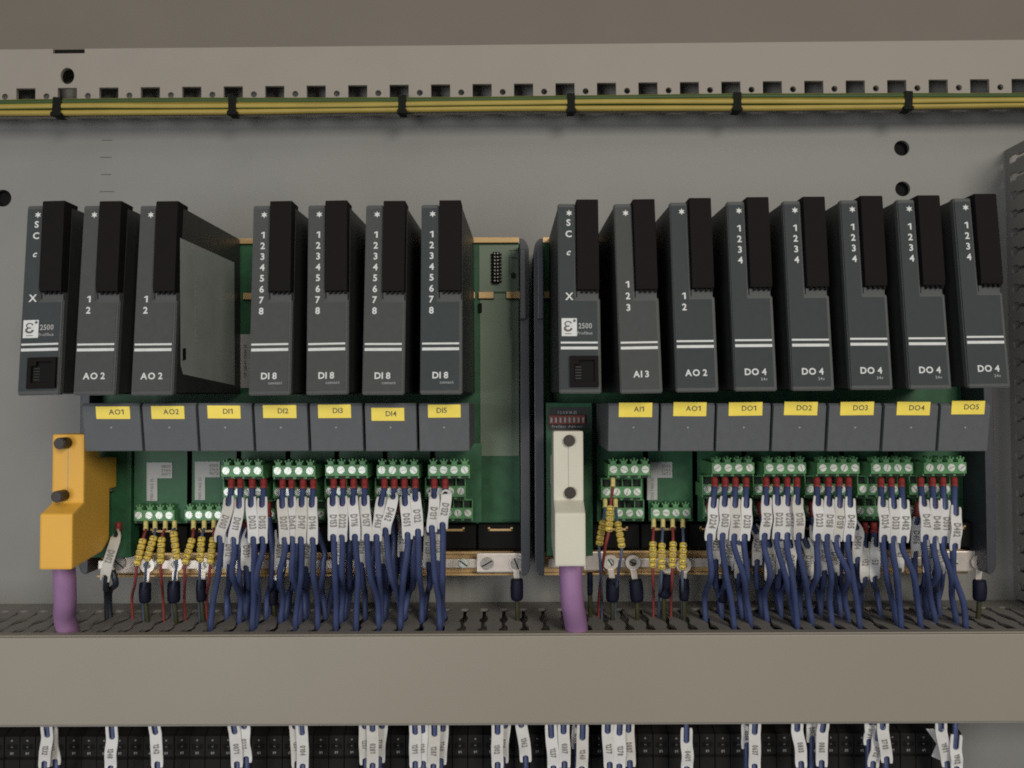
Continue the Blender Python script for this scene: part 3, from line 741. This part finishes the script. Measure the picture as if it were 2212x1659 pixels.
# ------------------------------------------------------------------ bus plugs
def plug(kind, ux0, ux1, uy0, uy1, lx0, lx1, ly0, ly1, mt, label, knobs, cable_pts, cable_r, elong):
    a, b = at(ux0, uy0, -80), at(ux1, uy1, -80); c, d = at(lx0, ly0, -89.5), at(lx1, ly1, -89.5)
    org = V((a.x, -48, d.z)); t = thing('bus_plug', label, 'plug', org, 'bus plugs with purple cables')
    x0, x1 = 0.0, b.x-a.x
    z = lambda p: p.z-org.z
    mb = MB()
    prof = [(0, z(b)+6), (0, z(a)-10), (-18, z(a)-2), (-18, z(a)-2), (-32, z(a)), (-32.0, z(b)), (-41.5, z(c)), (-41.5, 0.0), (-16, 1.5), (-8, 5), (-8, z(b)-9), (0, z(b)-9)]
    prof = [(0, z(b)+4), (0, z(a)-13), (-17, z(a)-12), (-18, z(a)), (-32, z(a)), (-32.0, z(b)), (-41.5, z(c)), (-41.5, 0.0), (-14, 3.5), (-7, 8), (-7, z(b)+4)]
    mb.prism(prof, 'x', x0, x1, 1.0); mb.build('plug_body', mt, t)
    MB().box(x0+1.5, x1-1.5, -3.0, 3, z(b)+2, z(a)-16, 0.4).build('connector_shell', M['steel'], t)
    for kx, ky in knobs:
        p = at(kx, ky, -82)
        s_ = MB().cyl((p.x-org.x, p.z-org.z), 2.75, -38.5 if elong else -34.2, -31.0, 24, 0.4)
        o1 = s_.build('thumb_screw', M['knob'], t)
    MB().box((x0+x1)/2-0.12, (x0+x1)/2+0.12, -32.12, -31.9, z(b)+1, z(a)-5).build('mould_seam', M['dim'], t)
    P = [V(p)-org for p in cable_pts]
    mb = MB(); tube(mb, Path(P, 2.5).pts, cable_r, 18); mb.build('cable', M['purple'], t, smooth=True)
    return t
za_ = at(140, 1230, -70).z
plug('o', 113, 180.5, 938, 1086, 88, 157, 1111, 1231, M['orange'], 'orange plug with a purple cable at the left end', ((139, 957), (133, 1071)),
     [at(137, 1215, -72), at(140, 1250, -72), at(141, 1300, -68), at(141, 1340, -60), V((at(141, 1340, -60).x+0.5, -52, -125))], 5.0, True)
plug('c', 1195, 1261, 931, 1080, 1199, 1267, 1109, 1224, M['cream'], 'cream plug with a purple cable under the second communication module', ((1230, 952), (1232, 1065)),
     [at(1232, 1205, -72), at(1233, 1250, -74), at(1236, 1300, -72), at(1244, 1348, -62), V((at(1252, 1360, -55).x, -55, -125))], 5.6, False)

# ------------------------------------------------------------------ wires with white markers
def marker_mesh(mb, path, sa, sb, hw, nw, up_len, dn_len, off, twist=0.0, n=None):
    """strip following the wire between notch ends sa and sb, with open notches at both ends"""
    s0, s1 = sa-up_len, sb+dn_len
    ss = set([s0, s1, sa, sb])
    k = s0
    while k < s1: ss.add(k); k += 1.3
    for q in (0.12, 0.3, 0.55, 0.8, 1.0): ss.add(sa-nw*q); ss.add(sb+nw*q)
    ss = sorted(ss); rows = []
    for s_ in ss:
        if s_ < sa: h = nw if sa-s_ >= nw else nw*math.sqrt(max(0, 1-((nw-(sa-s_))/nw)**2))
        elif s_ > sb: h = nw if s_-sb >= nw else nw*math.sqrt(max(0, 1-((nw-(s_-sb))/nw)**2))
        else: h = 0.0
        p = path.at(s_); T = path.tan(s_)
        N = V((math.sin(twist), -math.cos(twist), 0)); side = T.cross(N).normalized(); N = side.cross(T).normalized()
        if N.y > 0: N = -N
        e = min(1.0, (s_-s0+0.15)/1.2, (s1-s_+0.15)/1.2); w_ = hw-0.35*(1-max(0, e))
        base_ = p+N*off
        rows.append(([mb.bm.verts.new(base_+side*x) for x in (-w_, -h, h, w_)], h))
    for (A, ha), (B, hb) in zip(rows, rows[1:]):
        for i, j in ((0, 1), (2, 3)):
            try: mb.bm.faces.new([A[i], A[j], B[j], B[i]])
            except ValueError: pass
    bmesh.ops.remove_doubles(mb.bm, verts=mb.bm.verts[:], dist=0.001)
    r = bmesh.ops.extrude_face_region(mb.bm, geom=mb.bm.faces[:])
    for v in [g for g in r['geom'] if isinstance(g, bmesh.types.BMVert)]: v.co += V((0, 0.6, 0))
    bmesh.ops.recalc_face_normals(mb.bm, faces=mb.bm.faces[:])
def wire(label, P, i_top, i_bot, txt, r=1.48, col_='blue', fer='red', fer_len=5.6, hw=2.55, group=None, twist=0.0, ndn=3.6, nup=5.0, name='control_wire', fer_r=1.6, text_size=4.5, tail=True):
    org = V(P[0]); path = Path([V(p)-org for p in P])
    t = thing(name, label, 'wire', org, group)
    sa, sb = (path.marks[i_top], path.marks[i_bot]) if i_top is not None else (None, None)
    mb = MB(); tube(mb, seg(path, fer_len-0.6 if fer else 0, path.L, 1.6), r, 10); mb.build('insulation', M[col_], t)
    if fer:
        mb = MB(); tube(mb, seg(path, 0, fer_len, 1.2), fer_r, 12); mb.build('ferrule', M[fer], t)
    if sa is not None:
        mb = MB(); marker_mesh(mb, path, sa, sb, hw, min(1.5, hw*0.6), nup, ndn, r+0.35, twist)
        mk = mb.build('wire_marker', M[random.choice(('mark', 'mark', 'mark_b', 'mark_c'))], t)
        if txt:
            sm = (sa+sb)/2; p = path.at(sm); T = path.tan(sm)
            N = V((math.sin(twist), -math.cos(twist), 0)); side = T.cross(N).normalized(); N = side.cross(T).normalized()
            if N.y > 0: N = -N
            mb = MB(); me = text(txt, text_size, 0.17, extrude=0.01, res=2, squeeze=0.57)
            X = T; Yd = N.cross(X)
            mb.mesh(me, frame(p+N*(r+0.55), X, Yd)); mb.build('lettering', M['mink'], mk)
    return t
ORD = ['first', 'second', 'third', 'fourth', 'fifth']
def snap(x): return -4.9+10.6*round((x+4.9)/10.6)
def front_wires(sticker, fx, top, bot, end, texts, fy=1036, bow=0.8, group='blue wires with red ferrules and white markers', skip=()):
    n = len(fx)
    for i in range(n):
        tx, ty = top[i]; bx, by = bot[i]; ex = end[i]
        Ym = -76.5+random.uniform(-1.5, 1.5)
        pm = at(bx, 1242, -67+random.uniform(-3, 2)); pe = at(ex, 1322, -46); sx_ = snap(pe.x); ye = -38-random.uniform(0, 19); jx = random.uniform(-0.7, 0.7)
        b0 = at(bx, by, Ym).x; pm.x = b0*0.62+sx_*0.38+random.uniform(-0.6, 0.6)
        P = [at(fx[i], fy, -66.5), at(fx[i], fy+16, -68.5), at(fx[i]*0.6+tx*0.4, fy+34, -72), at(tx, ty, Ym), at((tx+bx)/2+bow, (ty+by)/2, Ym-0.6), at(bx, by, Ym),
             at(bx*0.97+ex*0.03, by+32, -74), pm, V((b0*0.2+sx_*0.8+jx*0.5, ye-3, -99)), V((sx_+jx, ye+1, -113)), V((sx_+jx, ye+3, -126))]
        wire(f'blue wire marked {texts[i]}, {ORD[i]} of the front wires under the {sticker} sticker', P, 3, 5, texts[i], group=group)
front_wires('DI1', (500, 519.6, 545, 569.7), ((495, 1097), (518.4, 1101), (545, 1099), (568.5, 1099)), ((477.5, 1153), (507, 1157), (549.5, 1155), (568.5, 1155)), (470, 500, 546, 566), ('D003', 'D011', 'D023', 'D035'))
front_wires('DI2', (610.7, 630, 655, 677), ((612.6, 1101), (631, 1099), (653.6, 1099), (675.4, 1099)), ((616.4, 1157), (633, 1155), (652, 1155), (677, 1157)), (604, 640, 663, 690), ('D207', 'D043', 'D147', 'D146'), 1037)
front_wires('DI3', (721, 741.6, 764, 788), ((720.7, 1097), (741.6, 1097), (764.5, 1096), (789, 1096)), ((721.7, 1150), (740, 1151), (768.4, 1149), (793.7, 1149)), (722, 748, 775, 800), ('D153', 'D222', 'D116', 'D157'))
front_wires('DI4', (830.7, 852, 874, 897.6), ((822.3, 1098), (848.7, 1084), (877, 1096), (899.6, 1087)), ((815, 1150), (835, 1135), (881, 1146), (903.8, 1139)), (828, 850, 880, 915), ('D463', 'D462', 'D051', 'D122'))
front_wires('DI5', (938.5, 962), ((939, 1082), (965, 1073)), ((934, 1131), (957, 1124)), (950, 959), ('D131', 'D132'))
front_wires('DO1', (1543.5, 1566, 1588.4, 1611.7), ((1538.5, 1100), (1562.6, 1098), (1585.7, 1100), (1610, 1100)), ((1532.4, 1149), (1559.6, 1147), (1585, 1149), (1607, 1150)), (1523, 1568, 1608, 1622), ('D224', 'D053', 'D144', 'D233'), 1033, 3.2)
front_wires('DO2', (1654.6, 1677, 1700.4, 1721.5), ((1653, 1096), (1678, 1095), (1700, 1096), (1720.5, 1095)), ((1650, 1147), (1677.6, 1146), (1699, 1147), (1723, 1146)), (1662, 1697, 1708, 1748), ('D048', 'D222', 'D206', 'D138'), 1033, 3.2)
front_wires('DO3', (1764.4, 1789.5, 1812.6, 1833), ((1764, 1097), (1787.6, 1098), (1811, 1100), (1833.5, 1099)), ((1764.4, 1148), (1784.7, 1149), (1806.7, 1152), (1831, 1151)), (1770, 1800, 1838, 1826), ('D223', 'D158', 'D159', 'D405'), 1033, 3.2)
front_wires('DO4', (1903, 1925, 1947), ((1903.8, 1099), (1928.4, 1102), (1950, 1102)), ((1907, 1151), (1927.8, 1154), (1949.5, 1154)), (1910, 1922, 1962), ('D324', 'D533', 'D482'), 1034, 3.2)
front_wires('DO5', (1988.8, 2014, 2036.5, 2061), ((1992.8, 1098), (2016.8, 1102), (2038.4, 1103), (2061, 1117)), ((1996, 1150), (2016.8, 1154), (2037, 1155), (2059, 1169)), (1999, 2008, 2044, 2055), ('D407', 'D408', 'D501', 'D482'), 1033, 3.2)

# rear wires: lower terminals, hanging deeper behind the front ones
def rear(sticker, lst, row=2):
    n = len(lst)
    for i, (fx, mx_, my_, ex, tx) in enumerate(lst):
        Yr = -58 if row == 2 else -48; fy = 1086 if row == 2 else 1128
        Ym = -58+random.uniform(-3, 3)
        pe = at(ex, 1318, -34)
        P = [at(fx, fy, Yr), at(fx, fy+16, Yr-1), at(mx_+0.5, my_-27, Ym), at(mx_-0.3, my_, Ym-0.5), at(mx_-1, my_+26, Ym), at(mx_*0.5+ex*0.5, 1262, -50),
             V((pe.x*0.5+snap(pe.x)*0.5, -32, -100)), V((snap(pe.x), -30, -113)), V((snap(pe.x), -28, -124))]
        if (i % 2 == (1 if sticker[1] == 'I' else 2)) and n == 4:
            wire(f'blue wire without marker, {ORD[i]} of the rear wires under the {sticker} sticker', P, None, None, '', group='rear blue wires with low white markers', fer_len=7)
            continue
        wire(f'blue wire behind, low marker {tx}, {ORD[i]} of the rear wires under the {sticker} sticker', P, 2, 4, tx, group='rear blue wires with low white markers', name='control_wire', fer_len=7)
rear('DI1', [(497, 497, 1188, 492, 'D012'), (517, 520, 1183, 515, 'D024'), (560, 535, 1190, 540, 'D031'), (579, 588, 1212, 582, 'D036')])
rear('DI2', [(603, 607, 1190, 600, 'D208'), (624, 641, 1186, 630, 'D044'), (648, 664, 1192, 655, 'D148'), (667, 699, 1212, 690, 'D145')])
rear('DI3', [(716, 731, 1188, 726, 'D154'), (737, 757, 1180, 752, 'D223'), (759, 782, 1183, 788, 'D118'), (781, 805, 1196, 812, 'D156')])
rear('DI4', [(824, 829, 1186, 838, 'D464'), (845, 850, 1188, 860, 'D461'), (867, 872, 1160, 868, 'D052'), (889, 893, 1180, 893, 'D121')])
rear('DI5', [(930, 927, 1183, 930, 'D133'), (951, 947, 1180, 940, 'D134')])
rear('DO1', [(1533, 1545, 1176, 1545, 'D225'), (1554, 1573, 1190, 1560, 'D054'), (1576, 1596, 1205, 1592, 'D143'), (1598, 1634, 1178, 1636, 'D234')])
rear('DO2', [(1642, 1661, 1210, 1655, 'D049'), (1664, 1685, 1196, 1676, 'D221'), (1685, 1706, 1212, 1690, 'D207'), (1706, 1744, 1212, 1726, 'D139')])
rear('DO3', [(1754, 1757, 1180, 1760, 'D226'), (1776, 1778, 1200, 1780, 'D157'), (1797, 1800, 1205, 1805, 'D160'), (1818, 1850, 1172, 1856, 'D404')])
rear('DO4', [(1868, 1866, 1214, 1862, 'D325'), (1888, 1887, 1212, 1888, 'D534'), (1930, 1939, 1196, 1936, 'D481')], 3)
rear('DO5', [(1982, 1976, 1160, 1978, 'D406'), (2004, 2002, 1192, 1990, 'D409'), (2025, 2027, 1200, 2022, 'D502')])
# bare wires of the lowest terminals, right at the back
for st_, xs in (('DI1', (505, 527, 548)), ('DI2', (614, 637, 660)), ('DI3', (728, 751, 775)), ('DI4', (838, 861, 884)), ('DO1', (1545, 1566, 1588, 1609)), ('DO2', (1655, 1677, 1700, 1721)), ('DO3', (1770, 1792, 1815)), ('DO5', (1996, 2018, 2040))):
    for i, x in enumerate(xs):
        e = x+random.uniform(-12, 12); pe = at(e, 1310, -22); sx_ = snap(pe.x)
        P = [at(x, 1126, -47), at(x, 1142, -48), at(x+random.uniform(-5, 5), 1185, -47), at((x+e)/2, 1240, -44), V((pe.x*0.5+sx_*0.5, -27, -101)), V((sx_, -25, -113)), V((sx_, -24, -124))]
        wire(f'unmarked blue wire at the very back, {ORD[i]} of those under the {st_} sticker', P, None, None, '', group='unmarked blue wires at the back')
# the dark grey wires beside the orange plug
P = [at(256, 1128, -48), at(256, 1145, -49), at(253, 1165, -56), at(240, 1205, -58), at(232, 1238, -58), at(229, 1270, -52), V((at(226, 1318, -34).x, -32, -100)), V((at(226, 1318, -34).x, -30, -122))]
wire('dark wire with a slanting greyish marker right of the orange plug', P, 2, 4, 'D002', col_='dkwire', group=None)
P = [at(243, 1232, -56), at(250, 1262, -54), V((at(236, 1318, -32).x, -32, -100)), V((at(232, 1318, -34).x, -30, -122))]
wire('short bare dark wire joining the slanting marker right of the orange plug', P, None, None, '', col_='dkwire', fer=None)

# ------------------------------------------------------------------ thin wires with yellow ring markers
def ring_wire(label, fx, fy, mt, mb_, end, colr, txt, Y=-52, low=None):
    P = [at(fx, fy-9, Y+2), at(fx, fy+8, Y), at(mt[0], mt[1], Y-7), at(mb_[0], mb_[1], Y-9), at(mb_[0]*0.6+end*0.4, mb_[1]+40, Y-4)]
    pe = at(end, 1320, -36); P += [V((pe.x, -36, -102)), V((pe.x, -34, -122))]
    org = V(P[0]); path = Path([V(p)-org for p in P])
    t = thing('signal_wire', label, 'wire', org, 'thin wires with yellow ring markers')
    mb = MB(); tube(mb, seg(path, 2, path.L, 1.6), 0.72, 8); mb.build('insulation', M[colr], t)
    mb = MB(); tube(mb, seg(path, 0, 4.8, 1.0), 1.15, 10); mb.build('ferrule', M['fery'], t)
    sa, sb = path.marks[2], path.marks[3]; n = len(txt)
    for i in range(n):
        a, b = sa+(sb-sa)*i/n+0.12, sa+(sb-sa)*(i+1)/n-0.12
        mb = MB(); tube(mb, seg(path, a, b, 0.5), 1.8, 12, rf=lambda q: 1.85-0.35*(abs(q-0.5)*2)**4)
        rg = mb.build('ring_marker', M['ring'], t)
        p = path.at((a+b)/2); T = path.tan((a+b)/2); N = V((0, -1, 0)); side = T.cross(N).normalized(); N = side.cross(T).normalized()
        if N.y > 0: N = -N
        mb = MB(); mb.mesh(text(txt[i], 2.6, 0.06, extrude=0.02, res=2), frame(p+N*1.93, T, N.cross(T))); mb.build('lettering', M['ink'], rg)
RWL = [('AO1', 'first', 315, 1135, (309.5, 1164), (296, 1221), 285, 'redw', 'T1021', 'red'), ('AO1', 'second', 335, 1134, (333, 1158), (317, 1211), 309, 'greyblue', 'T1022', 'grey blue'),
       ('AO1', 'third', 357, 1134, (350, 1161), (347, 1217), 352, 'redw', 'T1031', 'red'), ('AO1', 'fourth', 377, 1134, (375, 1149), (381.5, 1208), 372, 'greyblue', 'T1032', 'grey blue'),
       ('AO2', 'first', 418, 1133, (415.5, 1163), (400, 1218), 398, 'redw', 'T1041', 'red'), ('AO2', 'second', 441, 1133, (436, 1160), (432, 1214), 430, 'greyblue', 'T1042', 'grey blue'),
       ('AO2', 'third', 462, 1132, (461, 1161), (454, 1218), 446, 'redw', 'T1051', 'red')]
for st_, od, fx, fy, a, b, e, cl, tx, cn in RWL:
    ring_wire(f'thin {cn} wire ringed {tx}, {od} under the {st_} sticker of the first base', fx, fy, a, b, e, cl, tx)
for od, fx, a, b, e, cl, tx, cn in (('first', 1412, (1410.5, 1170), (1410, 1226), 1412, 'redw', 'T2011', 'red'), ('second', 1432, (1430, 1173), (1429, 1230), 1424, 'greyblue', 'T2012', 'blue'),
                                ('third', 1453, (1454, 1170), (1452, 1226), 1450, 'redw', 'T2021', 'red'), ('fourth', 1475, (1476, 1172), (1474, 1231), 1474, 'greyblue', 'T2022', 'blue')):
    ring_wire(f'thin {cn} wire ringed {tx}, {od} under the AO1 sticker of the second base', fx, 1130, a, b, e, cl, tx)
ring_wire('thin red wire with yellow rings T3001 leaving the top AI1 terminal', 1324, 1042, (1319, 1093), (1315, 1148), 1294, 'redw', 'T3001', -70)
ring_wire('thin blue wire with yellow rings T3002 left of the red one under AI1', 1307, 1087, (1303, 1125), (1294.5, 1178), 1300, 'greyblue', 'T3002', -62)
ring_wire('thin blue wire with yellow rings T3003 right of the red one under AI1', 1330, 1087, (1333.5, 1127), (1343, 1183), 1330, 'greyblue', 'T3003', -62)

# ------------------------------------------------------------------ earth leads with ring lugs and navy sleeves
def lead(label, lx, ly, sx0, sx1, sy0, sy1, Y=-42, lug=True, tilt=0.0):
    c = at((sx0+sx1)/2, sy0, Y); org = at(lx, ly, Y)
    t = thing('earth_lead', label, 'earth lead', org, 'earth leads with navy sleeves')
    hw = (sx1-sx0)/2*(460+Y)/F; top = c-org; bot = at((sx0+sx1)/2+tilt, sy1, Y)-org
    mb = MB(); pts = Path([top, (top+bot)/2+V((0, -0.4, 0)), bot], 1.0).pts
    tube(mb, pts, hw*0.82, 14, rf=lambda q: hw*(0.90+0.06*math.sin(math.pi*q))*(0.9 if q > 0.95 or q < 0.05 else 1)); mb.build('sleeve', M['navy'], t)
    if lug:
        mb = MB(); n = 24; ring = circle(0, 0, 3.9, n); me = outline([ring, circle(0, 0, 2.0, n)], 0.7)
        mb.mesh(me, frame(V((0, 1.2, 0)))); mb.prism([(-1.6, -3.4), (1.6, -3.4), (top.x+1.5, top.z-0.5), (top.x-1.5, top.z-0.5)], 'y', 0.7, 1.5, 0.2); mb.build('ring_lug', M['bar'], t)
    pe = V((bot.x, bot.y, 0))
    mb = MB(); tube(mb, Path([bot+V((0, 0, 1)), bot+V((0.2, 1, -5)), V((bot.x+0.4, bot.y+4, -122-org.z))], 2).pts, 1.2, 10); mb.build('earth_core', M['olive'], t)
lead('earth lead with a navy sleeve hanging from the bracket beside the empty slot', 1115.5, 1218, 1102, 1131, 1250, 1295)
lead('earth lead with a navy sleeve under the first screw right of the cream plug', 1319, 1216, 1308, 1338, 1249, 1298)
lead('earth lead with a navy sleeve under the second screw right of the cream plug', 1368, 1216, 1357, 1388, 1251, 1298, tilt=4)
lead('earth lead with a navy sleeve at the right end of the second base', 2118, 1216, 2101, 2130, 1252, 1296)
lead('navy sleeve behind the second yellow ring stack of the first base', 316, 1222, 301, 327, 1258, 1300)
lead('navy sleeve behind the fourth yellow ring stack of the first base', 377, 1220, 362, 390, 1255, 1300)
lead('navy sleeve behind the third AO2 yellow ring stack of the first base', 438, 1222, 424, 446, 1252, 1298)
lead('slanting navy sleeve under the second yellow ring stack of the second base', 1442, 1222, 1428, 1456, 1240, 1290, tilt=-8)
lead('navy sleeve under the fourth yellow ring stack of the second base', 1478, 1222, 1466, 1489, 1250, 1296)
lead('navy lead running down right behind the cream plug', 1277, 1222, 1268, 1281, 1236, 1285, Y=-36, lug=False)
lead('navy sleeve behind the DI2 wires above the duct', 590, 1222, 580, 602, 1255, 1305, Y=-30)
lead('navy sleeve behind the DO1 wires above the duct', 1558, 1222, 1548, 1572, 1250, 1300, Y=-30)

# ------------------------------------------------------------------ rail terminals below the duct
YT = -46
tp = None; x_end = at(2079, 1600, YT).x; x_ = x_end; blocks = []
pitch_ = 33*(460+YT)/F
zr1, zr2 = at(1106, 1596, YT).z, at(1106, 1623.6, YT).z
def rail_terminal():
    t = thing('rail_terminal', 'narrow black rail terminal with small pale printed marks under the duct cover', 'rail terminal', (0, -8, -190), 'black rail terminals in the row under the duct')
    z = lambda Z: Z+190
    w2 = pitch_-0.35
    mb = MB()
    mb.prism([(0, z(-215)), (-30, z(-215)), (-38, z(-196)), (-38, z(zr2-3.4)), (-36.6, z(zr2-2.6)), (-38, z(zr2-1.8)), (-38, z(zr1+1.9)), (-36.0, z(zr1+2.7)), (-32, z(zr1+5)), (0, z(zr1+6))], 'x', 0, w2, 0.25)
    mb.box(1.2, 3.2, -38.1, -37, z(zr1-4.6), z(zr1-2.0), m=M['black']).box(4.6, 6.6, -38.1, -37, z(zr1-4.6), z(zr1-2.0), m=M['black'])
    mb.build('terminal_housing', M['railterm'], t)
    mb = MB()
    for zz in (zr1, zr2):
        mb.mesh(text('o' if zz == zr1 else '01', 1.7, 0.03), frame(V((w2*0.5, -38.15, z(zz)))))
    mb.mesh(text('--', 1.5, 0.02), frame(V((w2*0.5, -38.15, z((zr1+zr2)/2)))))
    mb.build('lettering', M['dim'], t)
    return t
proto = None
i = 0
while x_ > at(-40, 1600, YT).x:
    x_ -= pitch_
    if proto is None: proto = rail_terminal(); o = proto
    else: o = copy_tree(proto)
    o.location = V((x_, -8+random.uniform(-0.3, 0.3), -190))*S; i += 1
MB().box(-330, x_end+3, -8, -1, -210, -180).build('din_rail', M['steel'])
tag(bpy.data.objects['din_rail'], 'steel mounting rail behind the black rail terminals', 'rail')

# wires and markers hanging below the duct: (x, notch top y, notch bottom y, lean, text, depth)
LOW = sorted([(103, 1592, 1640, -6, '1232', 0), (119, 1578, 1636, 6, '1233', 4), (244, 1596, 1650, -3, '1248', 0), (341, 1586, 1641, 3, '1242', 0),
       (512, 1585, 1641, 4, '0071', 0), (532, 1574, 1630, 3, '0221', 1), (642, 1574, 1640, 4, '1201', 4), (655, 1587, 1646, 1, '0104', 0),
       (790, 1574, 1634, 1, '1207', 3), (806, 1580, 1644, 0, '0281', 0), (823, 1574, 1630, -5, '1218', 6), (898, 1586, 1640, 0, '1291', 0), (914, 1583, 1640, 1, '1283', 1), (938, 1590, 1646, -2, '1287', 0), (955, 1580, 1634, -4, '1260', 5),
       (1075, 1586, 1642, 0, '1302', 0), (1088, 1573, 1630, -4, '0118', 5), (1131, 1571, 1628, 8, '1362', 1), (1193, 1594, 1650, 4, '1237', 0), (1218, 1585, 1640, 2, '0307', 0), (1257, 1598, 1652, -1, '1240', 0), (1247, 1574, 1600, -1, '1241', 5),
       (1314, 1584, 1642, 4, '1277', 0), (1337, 1588, 1646, 0, '1278', 0), (1358, 1582, 1638, 3, '0887', 2), (1482, 1604, 1652, 1, '0401', 0), (1628, 1586, 1646, 0, '0637', 0), (1612, 1568, 1600, 0, '0538', 5),
       (1724, 1580, 1640, 8, '0803', 0), (1752, 1564, 1586, 0, '0807', 5), (1773, 1582, 1638, -1, '0865', 0), (1908, 1576, 1630, 8, '3703', 0), (1876, 1566, 1592, -2, '3701', 5), (1888, 1600, 1640, -8, '3702', 3),
       (2036, 1580, 1640, 12, '1901', 2), (2062, 1618, 1652, 2, '1902', 0)], key=lambda q: q[0])
for k, (px, y0, y1, ln, tx, dd) in enumerate(LOW):
    Ym = -62+dd
    a = at(px-ln/2, y0, Ym); b = at(px+ln/2, y1, Ym)
    P = [V((a.x+random.uniform(-2, 2), -45, -150)), at(px-ln*0.8, 1548, Ym+2), a, (a+b)/2+V((random.uniform(-0.5, 0.5), -0.7, 0)), b, at(px+ln*0.7, 1680, Ym), at(px+ln*0.7, 1730, Ym+14)]
    side_ = 'in front' if dd < 2 else 'tucked behind its neighbour'
    n_ = k+1; sfx = 'th' if 10 < n_ < 20 else {1: 'st', 2: 'nd', 3: 'rd'}.get(n_ % 10, 'th')
    wire(f'hanging blue wire marked {tx} below the duct cover, {n_}{sfx} from the left edge',
         P, 2, 4, tx, fer=None, hw=2.9, group='blue wires hanging below the duct', r=1.3, text_size=3.7, nup=7.5)
# folded white marker strip at the right end of the lower wires
p = [at(1990, 1566, -52), at(2026, 1566, -52), at(2050, 1600, -56), at(2046, 1652, -60), at(2020, 1640, -60), at(2022, 1606, -56)]
mb = MB(); mb.prism([(q.x, q.z) for q in p], 'y', -57.0, -56.2, 0.15); o = mb.build('marker_strip', M['mark'])
tag(o, 'folded white marker strip at the right end of the rail terminals', 'marker')
